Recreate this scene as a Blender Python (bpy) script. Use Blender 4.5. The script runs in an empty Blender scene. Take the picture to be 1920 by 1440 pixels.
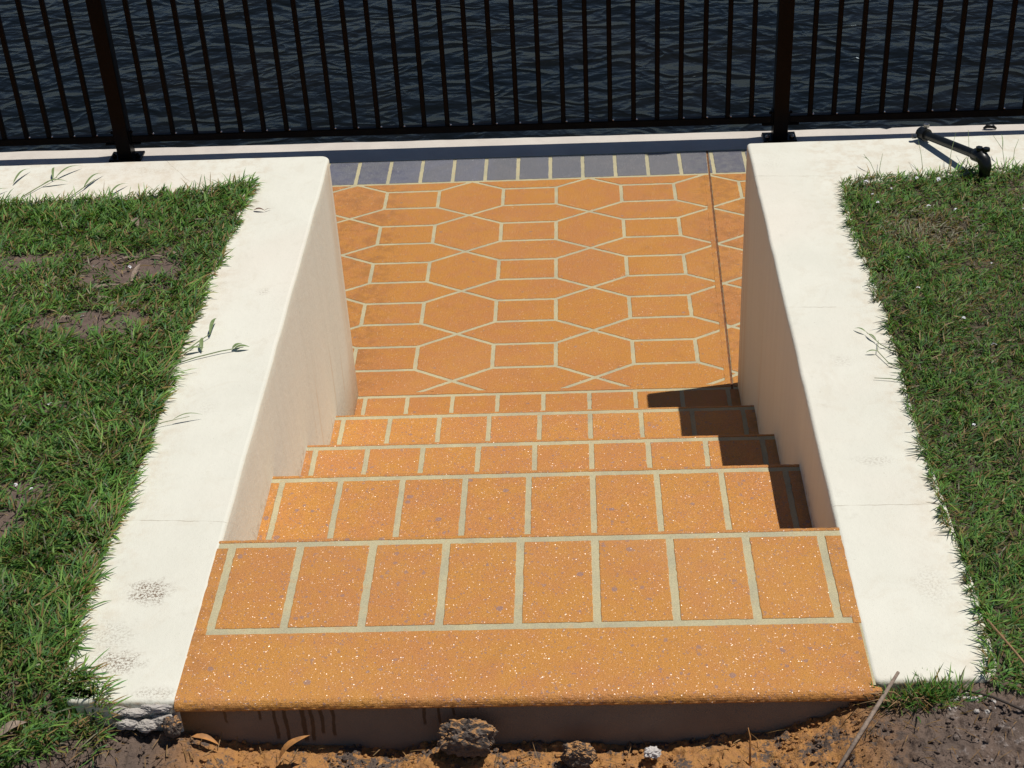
import bpy, bmesh, math, random
import numpy as np
from mathutils import Matrix, Vector

random.seed(7)
rng = np.random.default_rng(11)
S = bpy.context.scene
COL = S.collection

# ------------------------------------------------------------------ camera
cam_d = bpy.data.cameras.new("camera")
cam = bpy.data.objects.new("camera", cam_d)
COL.objects.link(cam)
RT = (0.99851695, 0.02497173, -0.04837678)
UP = (0.02623286, 0.55794420, 0.82946375)
FW = (-0.04770468, 0.82950267, -0.55646166)
m = Matrix.Identity(4)
for i in range(3):
    m[i][0] = RT[i]; m[i][1] = UP[i]; m[i][2] = -FW[i]
m[0][3], m[1][3], m[2][3] = 0.60351, -3.06196, 1.60663
cam.matrix_world = m
cam_d.sensor_width = 36.0
cam_d.lens = 36.0 * 2910.02 / 1920.0
cam_d.clip_start = 0.05
cam_d.clip_end = 2000
S.camera = cam

# ------------------------------------------------------------------ light
SUN = Vector((0.352, 0.062, 1.0)).normalized()
SUN_EL = math.asin(SUN.z)
SUN_AZ = math.atan2(SUN.x, SUN.y)
w = bpy.data.worlds.new("World")
S.world = w
w.use_nodes = True
nt = w.node_tree
sky = nt.nodes.new("ShaderNodeTexSky")
sky.sky_type = 'NISHITA'
sky.sun_disc = False
sky.sun_elevation = SUN_EL
sky.sun_rotation = SUN_AZ
sky.altitude = 5
sky.air_density = 0.7
sky.dust_density = 0.0
sky.ozone_density = 1.6
bg = nt.nodes["Background"]
nt.links.new(sky.outputs[0], bg.inputs[0])
bg.inputs[1].default_value = 0.05
sd = bpy.data.lights.new("sun", 'SUN')
sd.energy = 3.85
sd.angle = math.radians(0.5)
sd.color = (1.0, 0.955, 0.88)
so = bpy.data.objects.new("sun", sd)
so.rotation_euler = SUN.to_track_quat('Z', 'Y').to_euler()
so.location = (3, 2, 6)
COL.objects.link(so)
S.view_settings.view_transform = 'Standard'
S.view_settings.look = 'None'
S.view_settings.exposure = 0.0
S.view_settings.gamma = 1.0
S.view_settings.use_curve_mapping = False
S.cycles.max_bounces = 6
S.cycles.diffuse_bounces = 2

# ------------------------------------------------------------------ noise
def _hash(ix, iy, iz):
    h = (ix.astype(np.int64) * 374761393 + iy.astype(np.int64) * 668265263 + iz.astype(np.int64) * 2147483647) & 0xFFFFFFFF
    h = ((h ^ (h >> 13)) * 1274126177) & 0xFFFFFFFF
    return ((h ^ (h >> 16)) & 0xFFFF) / 65535.0

def vnoise(x, y, z=0.0):
    x = np.asarray(x, float); y = np.asarray(y, float); z = np.zeros_like(x) + z
    xi, yi, zi = np.floor(x), np.floor(y), np.floor(z)
    u, v, t = x - xi, y - yi, z - zi
    u = u * u * (3 - 2 * u); v = v * v * (3 - 2 * v); t = t * t * (3 - 2 * t)
    r = 0
    for a in (0, 1):
        for b in (0, 1):
            for c in (0, 1):
                r = r + _hash(xi + a, yi + b, zi + c) * (u if a else 1 - u) * (v if b else 1 - v) * (t if c else 1 - t)
    return r * 2 - 1

def fbm(x, y, z=0.0, o=4, g=0.5):
    r = 0; a = 1.0; f = 1.0; s = 0
    for k in range(o):
        r = r + a * vnoise(np.asarray(x) * f + 17.3 * k, np.asarray(y) * f - 9.1 * k, np.asarray(z) * f + 3.7 * k)
        s += a; a *= g; f *= 2.03
    return r / s

# ------------------------------------------------------------------ materials
class M:
    def __init__(s, name):
        s.m = bpy.data.materials.new(name); s.m.use_nodes = True
        s.t = s.m.node_tree; s.b = s.t.nodes["Principled BSDF"]
        s.pos = s.n("ShaderNodeNewGeometry").outputs["Position"]
    def n(s, k): return s.t.nodes.new(k)
    def put(s, sock, v):
        if isinstance(v, bpy.types.NodeSocket): s.t.links.new(v, sock)
        elif isinstance(v, (tuple, list)) and len(v) == 3 and len(sock.default_value) == 4: sock.default_value = (*v, 1)
        else: sock.default_value = v
    def set(s, **k):
        for a, v in k.items(): s.put(s.b.inputs[a.replace('_', ' ')], v)
        return s
    def math(s, op, a, b=0.0, c=None, clamp=False):
        n = s.n("ShaderNodeMath"); n.operation = op; n.use_clamp = clamp
        s.put(n.inputs[0], a); s.put(n.inputs[1], b)
        if c is not None: s.put(n.inputs[2], c)
        return n.outputs[0]
    def vm(s, op, a, b=(0, 0, 0)):
        n = s.n("ShaderNodeVectorMath"); n.operation = op
        s.put(n.inputs[0], a)
        if op == 'SCALE': s.put(n.inputs[3], b)
        elif op != 'NORMALIZE' and op != 'LENGTH': s.put(n.inputs[1], b)
        return n.outputs["Value"] if op in ('LENGTH', 'DOT_PRODUCT', 'DISTANCE') else n.outputs[0]
    def sep(s, v):
        n = s.n("ShaderNodeSeparateXYZ"); s.put(n.inputs[0], v); return n.outputs
    def noise(s, scale, detail=3, rough=0.55, vec=None, dist=0.0, color=False):
        n = s.n("ShaderNodeTexNoise"); s.put(n.inputs["Vector"], s.pos if vec is None else vec)
        n.inputs["Scale"].default_value = scale; n.inputs["Detail"].default_value = detail
        n.inputs["Roughness"].default_value = rough; n.inputs["Distortion"].default_value = dist
        return n.outputs["Color" if color else "Fac"]
    def voro(s, scale, out="Distance", vec=None, feature='F1', rand=1.0):
        n = s.n("ShaderNodeTexVoronoi"); n.feature = feature
        s.put(n.inputs["Vector"], s.pos if vec is None else vec)
        n.inputs["Scale"].default_value = scale; n.inputs["Randomness"].default_value = rand
        return n.outputs[out]
    def ramp(s, f, lo, hi, a=0.0, b=1.0):
        n = s.n("ShaderNodeMapRange"); n.interpolation_type = 'SMOOTHSTEP'
        for i, v in enumerate((f, lo, hi, a, b)): s.put(n.inputs[i], v)
        return n.outputs[0]
    def mix(s, f, a, b, mode='MIX'):
        n = s.n("ShaderNodeMix"); n.data_type = 'RGBA'; n.blend_type = mode
        s.put(n.inputs[0], f); s.put(n.inputs[6], a); s.put(n.inputs[7], b)
        return n.outputs[2]
    def bump(s, h, dist, strength=1.0, nrm=None):
        n = s.n("ShaderNodeBump"); n.inputs["Strength"].default_value = strength
        n.inputs["Distance"].default_value = dist; s.put(n.inputs["Height"], h)
        if nrm is not None: s.put(n.inputs["Normal"], nrm)
        return n.outputs[0]

def coating(name, c1, c2, fleck, fleckc, glint):
    """gritty sealed masonry coating with coloured flecks and shiny grit"""
    q = M(name)
    big = q.noise(3.5, 3)
    mid = q.noise(28, 4)
    col = q.mix(q.ramp(q.math('ADD', q.math('MULTIPLY', big, .6), q.math('MULTIPLY', mid, .5)), .42, .68), c1, c2)
    grain = q.noise(620, 3, .7)
    col = q.mix(1.0, col, q.mix(q.ramp(grain, .3, .7), (.70, .68, .66), (1.22, 1.2, 1.18)), 'MULTIPLY')
    # flecks of the undercoat, in drifts
    vv = q.vm('ADD', q.pos, q.vm('SCALE', q.noise(160, 2, color=True), .006))
    d = q.voro(105, "Distance", vv)
    rnd = q.sep(q.voro(105, "Color", vv))[0]
    drift = q.ramp(q.noise(9, 3), .35, .65, .0, 1.0)
    size = q.math('MULTIPLY', q.ramp(rnd, 1 - fleck, 1.0, 0.0, .44), q.math('ADD', .35, q.math('MULTIPLY', drift, .65)))
    f1 = q.math('LESS_THAN', d, size)
    d2 = q.voro(270, "Distance", vv); r2 = q.sep(q.voro(270, "Color", vv))[1]
    f2 = q.math('LESS_THAN', d2, q.ramp(r2, 1 - fleck * 1.4, 1.0, 0.0, .45))
    col = q.mix(q.math('MULTIPLY', q.math('MAXIMUM', f1, f2), .48), col, fleckc)
    d3 = q.voro(48, "Distance", vv); r3 = q.sep(q.voro(48, "Color", vv))[2]
    col = q.mix(q.math('MULTIPLY', q.math('LESS_THAN', d3, q.ramp(r3, 1 - fleck * .22, 1.0, 0.0, .30)), .55), col, fleckc)
    # soft wear stains
    col = q.mix(q.ramp(q.noise(6, 5, .65, dist=.6), .58, .8, 0, .28), col, (c1[0] * .45, c1[1] * .45, c1[2] * .55))
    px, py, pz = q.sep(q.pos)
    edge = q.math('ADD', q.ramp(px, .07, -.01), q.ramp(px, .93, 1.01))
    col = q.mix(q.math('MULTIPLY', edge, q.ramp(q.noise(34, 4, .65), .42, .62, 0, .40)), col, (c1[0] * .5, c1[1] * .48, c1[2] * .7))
    col = q.mix(q.ramp(q.noise(2.2, 4, .6, dist=.8), .45, .72, 0, .22), col, (c1[0] * 1.08, c1[1] * 1.22, c1[2] * 2.0))
    g = q.n("ShaderNodeNewGeometry").outputs["Normal"]
    cc = q.voro(670, "Color")
    rv = q.vm('SCALE', q.vm('SUBTRACT', cc, (.5, .5, .5)), 1.15)
    nn = q.vm('NORMALIZE', q.vm('ADD', g, rv))
    msk = q.math('MULTIPLY', q.ramp(q.sep(q.voro(670, "Color", q.vm('ADD', q.pos, (3.1, 1.7, .9))))[2], .40, .50), glint)
    q.set(Base_Color=col, Roughness=.62, Coat_Weight=msk, Coat_Roughness=.27, Coat_Normal=nn)
    h = q.math('ADD', q.math('MULTIPLY', grain, .6), q.math('MULTIPLY', q.noise(180, 3, .6), 1.0))
    q.set(Normal=q.bump(h, .0024, .8))
    q.b.inputs["Specular IOR Level"].default_value = .35
    return q.m

ORANGE = coating("orange_coating", (.612, .280, .058), (.585, .252, .074), .30, (.22, .18, .23), .72)
ORANGE_P = coating("orange_coating_lower", (.560, .248, .050), (.535, .225, .066), .10, (.27, .18, .16), .42)
GREYCOAT = coating("grey_coating", (.168, .172, .192), (.188, .187, .202), .12, (.22, .22, .25), .45)

def line_mat():
    q = M("stencil_line_concrete")
    c = q.mix(q.ramp(q.noise(14, 4), .35, .7), (.52, .46, .28), (.43, .395, .26))
    c = q.mix(1.0, c, q.mix(q.ramp(q.noise(500, 2), .3, .7), (.86, .86, .86), (1.1, 1.1, 1.1)), 'MULTIPLY')
    c = q.mix(q.ramp(q.noise(45, 4, .7), .56, .72, 0, .45), c, (.56, .33, .14))
    c = q.mix(q.ramp(q.noise(16, 5, .75), .56, .74, 0, .45), c, (.26, .23, .17))
    c = q.mix(q.ramp(q.noise(190, 3, .7), .62, .72, 0, .4), c, (.20, .17, .12))
    q.set(Base_Color=c, Roughness=.8, Normal=q.bump(q.noise(420, 3), .0012, .6))
    return q.m
LINE = line_mat()

def wall_mat(name, edges):
    q = M(name)
    x, y, z = q.sep(q.pos)
    up = q.sep(q.n("ShaderNodeNewGeometry").outputs["Normal"])[2]
    top = q.ramp(up, .35, .75)
    base = q.mix(q.ramp(q.noise(5, 5, .6), .3, .72), (.765, .748, .650), (.705, .69, .595))
    base = q.mix(q.ramp(q.noise(1.7, 3), .45, .7, 0, .5), base, (.78, .70, .60))
    # trowelled patches and grime that gathers under the turf edge
    base = q.mix(q.math('MULTIPLY', q.ramp(q.noise(11, 6, .72, dist=1.2), .52, .66), .30), base, (.66, .61, .50))
    tf = q.math('MAXIMUM', q.ramp(x, -.10, -.17), q.ramp(x, 1.10, 1.17))
    base = q.mix(q.math('MULTIPLY', tf, q.ramp(q.noise(30, 5, .7), .42, .66, 0, .38)), base, (.56, .45, .32))
    # peppered dirt, thicker near the listed smudges
    sp = q.noise(330, 3, .75)
    dirt = q.ramp(sp, .63, .72, 0, .42)
    smear = q.math('MAXIMUM', q.ramp(q.noise(22, 5, .7), .58, .8, 0, .2), q.ramp(q.noise(95, 2, .6), .74, .80, 0, .5))
    col = q.mix(q.math('MULTIPLY', q.math('MAXIMUM', dirt, smear), top), base, (.30, .24, .18))
    for (cx, cy, rx, ry, k) in edges['spots']:
        dx = q.math('DIVIDE', q.math('SUBTRACT', x, cx), rx); dy = q.math('DIVIDE', q.math('SUBTRACT', y, cy), ry)
        r = q.math('SQRT', q.math('ADD', q.math('MULTIPLY', dx, dx), q.math('MULTIPLY', dy, dy)))
        r = q.math('ADD', r, q.math('MULTIPLY', q.math('SUBTRACT', q.noise(60, 3), .5), 1.2))
        inn = q.ramp(r, .2, 1.05, 1, 0)
        f = q.math('MULTIPLY', q.math('MULTIPLY', inn, q.ramp(q.noise(240, 3, .7), .44, .62)), k)
        col = q.mix(q.math('MULTIPLY', f, top), col, (.19, .13, .085))
    for (x0, y0, x1, y1) in edges['cracks']:
        L = math.hypot(x1 - x0, y1 - y0); nx, ny = -(y1 - y0) / L, (x1 - x0) / L
        wob = q.math('MULTIPLY', q.math('SUBTRACT', q.noise(38, 4, .6), .5), .008)
        dd = q.math('ADD', q.math('MULTIPLY', q.math('SUBTRACT', x, x0), nx), q.math('MULTIPLY', q.math('SUBTRACT', y, y0), ny))
        dd = q.math('ABSOLUTE', q.math('ADD', dd, wob))
        al = q.math('ADD', q.math('MULTIPLY', q.math('SUBTRACT', x, x0), (x1 - x0) / L), q.math('MULTIPLY', q.math('SUBTRACT', y, y0), (y1 - y0) / L))
        ins = q.math('MULTIPLY', q.math('GREATER_THAN', al, 0), q.math('LESS_THAN', al, L))
        f = q.math('MULTIPLY', q.math('MULTIPLY', q.ramp(dd, .0003, .0012, 1, 0), ins), q.ramp(q.noise(20, 2), .35, .6, .1, .65))
        col = q.mix(q.math('MULTIPLY', f, top), col, (.30, .25, .18))
    # side faces: base paled to add light; run-down stains, coating overspray near the treads
    side = q.math('SUBTRACT', 1.0, top)
    sv = q.n("ShaderNodeMapping"); q.put(sv.inputs[0], q.pos); sv.inputs["Scale"].default_value = (1, 1, .06)
    st = q.noise(26, 4, .6, vec=sv.outputs[0])
    col = q.mix(q.math('MULTIPLY', side, 1.0), col, q.mix(q.ramp(st, .30, .75), (.87, .85, .71), (.83, .81, .67)))
    lowf = q.ramp(z, -.62, -.12, 1, 0)
    yfar = q.math('MULTIPLY', q.ramp(q.math('ADD', y, q.math('MULTIPLY', z, -.12)), .20, .36), q.ramp(st, .42, .6, .2, .6))
    yel = q.math('MULTIPLY', q.math('MAXIMUM', yfar, q.math('MULTIPLY', q.ramp(st, .60, .70), lowf)), q.math('MULTIPLY', side, .6))
    col = q.mix(yel, col, (.66, .38, .13))
    stp = q.math('MULTIPLY', q.math('FLOOR', q.math('DIVIDE', q.math('ADD', y, 1.10), .344)), -.1717)
    near = q.ramp(q.math('SUBTRACT', z, q.math('SUBTRACT', stp, .172)), .0, .05, 1, 0)
    col = q.mix(q.math('MULTIPLY', q.math('MULTIPLY', near, side), q.ramp(q.noise(60, 4, .7), .45, .65, 0, .55)), col, (.40, .22, .09))
    h = q.math('ADD', q.math('MULTIPLY', q.noise(420, 3, .6), .35), q.math('ADD', q.math('MULTIPLY', q.noise(45, 4), .8), q.math('MULTIPLY', q.noise(110, 3, .6), .5)))
    q.set(Base_Color=col, Roughness=.8, Normal=q.bump(h, .0014, .8))
    return q.m

WALL_L = wall_mat("cream_render_left", dict(
    spots=[(-.093, -1.229, .045, .038, 1.3), (-.106, -1.385, .05, .035, 1.0), (-.13, -1.33, .05, .05, .35), (-.095, -.72, .025, .04, .15), (-.06, -.30, .02, .02, .35), (-.03, -1.45, .06, .018, .5), (-.45, .30, .2, .05, .12)],
    cracks=[(-.175, -1.046, .0, -1.056), (-.32, .228, -.403, .35)]))
WALL_R = wall_mat("cream_render_right", dict(
    spots=[(1.09, -.93, .05, .02, .3), (1.12, -1.25, .04, .06, .22), (1.08, -.62, .03, .03, .2), (1.41, .27, .04, .04, .3), (1.05, .22, .05, .04, .12)],
    cracks=[(.99, .161, 1.18, .147), (1.0, -1.05, 1.17, -1.051), (1.0, -.42, 1.1, -.425)]))

def concrete_mat(name, a, b, drips=False, dark=.0):
    q = M(name)
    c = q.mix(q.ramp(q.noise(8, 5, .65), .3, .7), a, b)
    c = q.mix(q.ramp(q.noise(260, 3, .7), .6, .75, 0, .4), c, tuple(v * .5 for v in a))
    if drips:
        x, y, z = q.sep(q.pos)
        for (x0, z1, wd) in [(.115, -.045, .0022), (.137, -.085, .003), (.152, -.09, .003), (.178, -.09, .004), (.190, -.09, .003), (.205, -.075, .003), (.222, -.08, .003),
                             (.065, -.05, .002), (.345, -.028, .004), (.356, -.06, .0025), (.378, -.058, .0022), (.399, -.042, .002), (.414, -.022, .0018), (.435, -.03, .0018)]:
            dx = q.math('ABSOLUTE', q.math('ADD', q.math('SUBTRACT', x, x0), q.math('MULTIPLY', q.math('SUBTRACT', q.noise(30, 2), .5), .008)))
            f = q.math('MULTIPLY', q.ramp(dx, wd * .6, wd * 1.2, 1, 0), q.ramp(z, z1 - .004, z1 + .003))
            c = q.mix(q.math('MULTIPLY', f, .85), c, (.09, .045, .015))
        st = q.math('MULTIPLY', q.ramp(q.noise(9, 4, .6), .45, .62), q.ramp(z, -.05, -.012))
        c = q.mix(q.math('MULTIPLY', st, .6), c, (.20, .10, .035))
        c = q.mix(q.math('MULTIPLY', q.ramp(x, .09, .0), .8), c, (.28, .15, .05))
    q.set(Base_Color=c, Roughness=.88, Normal=q.bump(q.noise(300, 4, .7), .002, .8))
    return q.m
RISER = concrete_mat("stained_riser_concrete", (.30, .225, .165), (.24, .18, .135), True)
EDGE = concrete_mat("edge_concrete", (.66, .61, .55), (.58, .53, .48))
SEAWALL = concrete_mat("sea_wall_concrete", (.25, .22, .18), (.18, .17, .14))
RUBBLE = concrete_mat("white_rubble", (.62, .58, .55), (.40, .36, .32))

def simple(name, a, b, scale=30, rough=.7, bs=.001, bscale=200, metal=0.0, spec=.5):
    q = M(name)
    q.set(Base_Color=q.mix(q.ramp(q.noise(scale, 4, .6), .35, .65), a, b), Roughness=rough, Metallic=metal, Normal=q.bump(q.noise(bscale, 3), bs, .7))
    q.b.inputs["Specular IOR Level"].default_value = spec
    return q.m
BLACK = simple("black_powder_coat", (.0028, .0026, .0028), (.004, .0035, .004), 40, .28, .0002, 300, spec=.09)
BEAD_GLINT = simple("weld_painted_glint", (.02, .02, .02), (.03, .03, .03), 40, .38, .00005, 300, metal=1.0)
BEAD_GLINT.node_tree.links.remove(BEAD_GLINT.node_tree.nodes["Principled BSDF"].inputs["Base Color"].links[0])
BEAD_GLINT.node_tree.nodes["Principled BSDF"].inputs["Base Color"].default_value = (.9, .9, .9, 1)  # near-white base paints the sun glint onto the bead
STEEL = simple("bolt_steel", (.35, .35, .34), (.22, .21, .2), 90, .35, .0002, 300, metal=1.0)
GREENBLACK = simple("dark_green_steel", (.004, .005, .005), (.010, .010, .009), 60, .34, .0006, 150)
JOINT = simple("joint_filler", (.22, .085, .03), (.13, .055, .025), 60, .9)
STEM = simple("green_stem", (.20, .25, .10), (.13, .19, .06), 90, .5)
LEAFG = simple("green_leaf", (.15, .23, .08), (.21, .27, .11), 120, .5)
DRY = simple("dry_stalk", (.36, .22, .10), (.26, .16, .08), 120, .8, .0005)
BARK = simple("pale_bark", (.33, .25, .19), (.20, .15, .12), 140, .85, .001, 300)
ORLEAF = simple("orange_sprayed_leaf", (.55, .25, .07), (.36, .17, .06), 90, .7)
PETAL = simple("white_petal", (.80, .79, .80), (.6, .6, .64), 200, .7)
DEADLEAF = simple("dead_leaf", (.14, .07, .05), (.22, .12, .08), 200, .6)

def soil_mat():
    q = M("soil")
    x, y, z = q.sep(q.pos)
    c = q.mix(q.ramp(q.noise(18, 5, .65), .3, .7), (.200, .140, .108), (.140, .102, .082))
    c = q.mix(q.ramp(q.noise(210, 4, .75), .55, .75, 0, .7), c, (.27, .20, .15))
    c = q.mix(q.ramp(q.noise(150, 4, .75), .58, .72, 0, .45), c, (.045, .034, .028))
    # orange overspray drifted over the soil in front of the landing
    inx = q.math('MULTIPLY', q.ramp(x, -.06, .06), q.ramp(x, 1.06, .93))
    dm = q.ramp(q.math('ADD', q.math('MULTIPLY', q.noise(19, 4, .6), .55), q.math('MULTIPLY', q.noise(110, 5, .75), .58)), .498, .560)
    f = q.math('MULTIPLY', q.math('MULTIPLY', inx, q.ramp(y, -1.35, -1.40)), dm)
    f = q.math('MULTIPLY', f, q.ramp(y, -1.72, -1.60))
    c = q.mix(q.math('MULTIPLY', f, .90), c, q.mix(q.ramp(q.noise(90, 3), .3, .7), (.62, .30, .085), (.52, .25, .09)))
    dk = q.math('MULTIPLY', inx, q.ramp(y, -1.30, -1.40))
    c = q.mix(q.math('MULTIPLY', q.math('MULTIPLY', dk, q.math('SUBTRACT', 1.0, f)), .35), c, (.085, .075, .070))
    # pale lime crumbs bottom right
    r = q.math('MULTIPLY', q.ramp(x, 1.05, 1.12), q.ramp(y, -1.40, -1.44))
    c = q.mix(q.math('MULTIPLY', r, q.ramp(q.noise(55, 5, .75), .54, .66, 0, .7)), c, (.42, .36, .33))
    # dark green-brown thatch between the blades on the lawns
    lawn = q.ramp(y, -1.46, -1.38)
    att = q.n("ShaderNodeAttribute"); att.attribute_name = "bare"
    c = q.mix(q.math('MULTIPLY', q.math('MULTIPLY', lawn, q.math('SUBTRACT', 1.0, att.outputs["Fac"])), .65), c, (.060, .052, .026))
    c = q.mix(q.math('MULTIPLY', q.math('MULTIPLY', lawn, att.outputs['Fac']), .75), c, q.mix(q.ramp(q.noise(60, 4, .7), .35, .65), (.215, .150, .125), (.15, .105, .09)))
    q.set(Base_Color=c, Roughness=.95, Normal=q.bump(q.math('ADD', q.noise(160, 5, .75), q.math('MULTIPLY', q.noise(600, 3), .4)), .006, .9))
    return q.m
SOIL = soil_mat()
CLOD = None
def clod_mat():
    q = M("clod_soil")
    up = q.sep(q.n("ShaderNodeNewGeometry").outputs["Normal"])[2]
    x, y, z = q.sep(q.pos)
    c = q.mix(q.ramp(q.noise(120, 4, .7), .35, .65), (.085, .072, .065), (.19, .15, .125))
    f = q.math('MULTIPLY', q.ramp(up, .35, .75), q.ramp(q.noise(70, 4, .6), .40, .54))
    c = q.mix(q.math('MULTIPLY', f, .9), c, (.58, .30, .11))
    q.set(Base_Color=c, Roughness=.95, Normal=q.bump(q.noise(300, 4, .7), .004, .9))
    return q.m
CLOD = clod_mat()

def grass_mat():
    q = M("grass_blade")
    a = q.n("ShaderNodeAttribute"); a.attribute_name = "tint"
    c = a.outputs["Color"]
    q.set(Base_Color=c, Roughness=.55)
    q.b.inputs["Specular IOR Level"].default_value = .28
    tr = q.n("ShaderNodeBsdfTranslucent"); q.put(tr.inputs[0], q.mix(1.0, c, (1.15, 1.35, .55), 'MULTIPLY'))
    mx = q.n("ShaderNodeMixShader"); mx.inputs[0].default_value = .30
    q.t.links.new(q.b.outputs[0], mx.inputs[1]); q.t.links.new(tr.outputs[0], mx.inputs[2])
    q.t.links.new(mx.outputs[0], q.t.nodes["Material Output"].inputs[0])
    return q.m
GRASS = grass_mat()

def water_mat():
    q = M("harbour_water")
    mp = q.n("ShaderNodeMapping"); q.put(mp.inputs[0], q.pos)
    mp.inputs["Rotation"].default_value = (0, 0, -.28); mp.inputs["Scale"].default_value = (.75, 1.0, 1)
    v = mp.outputs[0]
    n1 = q.noise(2.2, 2, .5, vec=v, dist=.4)
    n2 = q.math('SUBTRACT', 1.0, q.math('ABSOLUTE', q.math('SUBTRACT', q.math('MULTIPLY', q.noise(5.0, 2, .4, vec=v, dist=.7), 2.0), 1.0)))
    n3 = q.noise(13, 3, .5, vec=v, dist=.5)
    h = q.math('ADD', q.math('MULTIPLY', n1, .45), q.math('ADD', q.math('MULTIPLY', n2, .20), q.math('MULTIPLY', n3, .085)))
    c = q.mix(q.ramp(q.noise(1.3, 4, .6, vec=v), .35, .7), (.0035, .0052, .0062), (.0062, .0066, .0058))
    q.set(Base_Color=c, Roughness=.20, IOR=1.33, Normal=q.bump(h, .145, 1.0))
    q.b.inputs['Specular IOR Level'].default_value = .26
    q.put(q.b.inputs['Specular Tint'], (.66, .86, 1.0))
    return q.m
WATER = water_mat()

# ------------------------------------------------------------------ helpers
def tag(o, label=None, cat=None, group=None, kind=None):
    if label: o["label"] = label
    if cat: o["category"] = cat
    if group: o["group"] = group
    if kind: o["kind"] = kind
    return o

def empty(name, loc=(0, 0, 0)):
    o = bpy.data.objects.new(name, None); o.empty_display_size = .05
    COL.objects.link(o); o.location = loc
    return o

def mesh(name, V, F, mats, parent=None, mi=None, smooth=False, off=None):
    me = bpy.data.meshes.new(name)
    V = [tuple(v) for v in V]
    me.from_pydata(V, [], F)
    for mm in (mats if isinstance(mats, (list, tuple)) else [mats]): me.materials.append(mm)
    if mi is not None: me.polygons.foreach_set("material_index", mi)
    if smooth: me.polygons.foreach_set("use_smooth", [True] * len(me.polygons))
    me.update()
    o = bpy.data.objects.new(name, me); COL.objects.link(o)
    if parent is not None:
        o.parent = parent; o.location = tuple(-a for a in wloc(parent))
    return o

def wloc(o):
    v = Vector((0, 0, 0))
    while o is not None: v += Vector(o.location); o = o.parent
    return v

def from_bm(name, bm, mats, parent=None, smooth=False):
    me = bpy.data.meshes.new(name); bm.normal_update(); bm.to_mesh(me); bm.free()
    for mm in (mats if isinstance(mats, (list, tuple)) else [mats]): me.materials.append(mm)
    if smooth: me.polygons.foreach_set("use_smooth", [True] * len(me.polygons))
    o = bpy.data.objects.new(name, me); COL.objects.link(o)
    if parent is not None:
        o.parent = parent; o.location = tuple(-a for a in wloc(parent))
    return o

def box_bm(bm, x0, x1, y0, y1, z0, z1, bev=0.0, seg=2):
    r = bmesh.ops.create_cube(bm, size=1.0)
    vs = r['verts']
    for v in vs:
        v.co = Vector(((x0 + x1) / 2 + v.co.x * (x1 - x0), (y0 + y1) / 2 + v.co.y * (y1 - y0), (z0 + z1) / 2 + v.co.z * (z1 - z0)))
    if bev:
        es = list({e for v in vs for e in v.link_edges})
        bmesh.ops.bevel(bm, geom=es, offset=bev, segments=seg, affect='EDGES', profile=.5)

def tube_bm(bm, pts, rad, n=12, cap=True):
    pts = [Vector(p) for p in pts]
    rads = rad if isinstance(rad, (list, tuple)) else [rad] * len(pts)
    rings = []
    for i, p in enumerate(pts):
        d = (pts[min(i + 1, len(pts) - 1)] - pts[max(i - 1, 0)]).normalized()
        a = d.cross(Vector((0, 0, 1)))
        if a.length < .01: a = d.cross(Vector((0, 1, 0)))
        a.normalize(); b = d.cross(a).normalized()
        rings.append([bm.verts.new(p + (a * math.cos(2 * math.pi * k / n) + b * math.sin(2 * math.pi * k / n)) * rads[i]) for k in range(n)])
    for r0, r1 in zip(rings, rings[1:]):
        for k in range(n):
            bm.faces.new((r0[k], r0[(k + 1) % n], r1[(k + 1) % n], r1[k]))
    if cap:
        bm.faces.new(rings[0][::-1]); bm.faces.new(rings[-1])
    bmesh.ops.recalc_face_normals(bm, faces=bm.faces)

def clip(poly, a, b, c):
    """keep the side a*x+b*y<=c of a convex polygon"""
    out = []
    for i in range(len(poly)):
        p, q = poly[i], poly[(i + 1) % len(poly)]
        dp, dq = a * p[0] + b * p[1] - c, a * q[0] + b * q[1] - c
        if dp <= 0: out.append(p)
        if (dp < 0 < dq) or (dq < 0 < dp):
            t = dp / (dp - dq); out.append((p[0] + t * (q[0] - p[0]), p[1] + t * (q[1] - p[1])))
    return out if len(out) >= 3 else []

def area(p):
    return sum(p[i][0] * p[(i + 1) % len(p)][1] - p[(i + 1) % len(p)][0] * p[i][1] for i in range(len(p))) / 2

def inset(poly, d):
    if area(poly) < 0: poly = poly[::-1]
    out = list(poly)
    n = len(poly)
    for i in range(n):
        p, q = poly[i], poly[(i + 1) % n]
        L = math.hypot(q[0] - p[0], q[1] - p[1])
        if L < 1e-6: continue
        nx, ny = (q[1] - p[1]) / L, -(q[0] - p[0]) / L     # outward
        out = clip(out, nx, ny, nx * p[0] + ny * p[1] - d)
        if not out: return []
    return out

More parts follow.
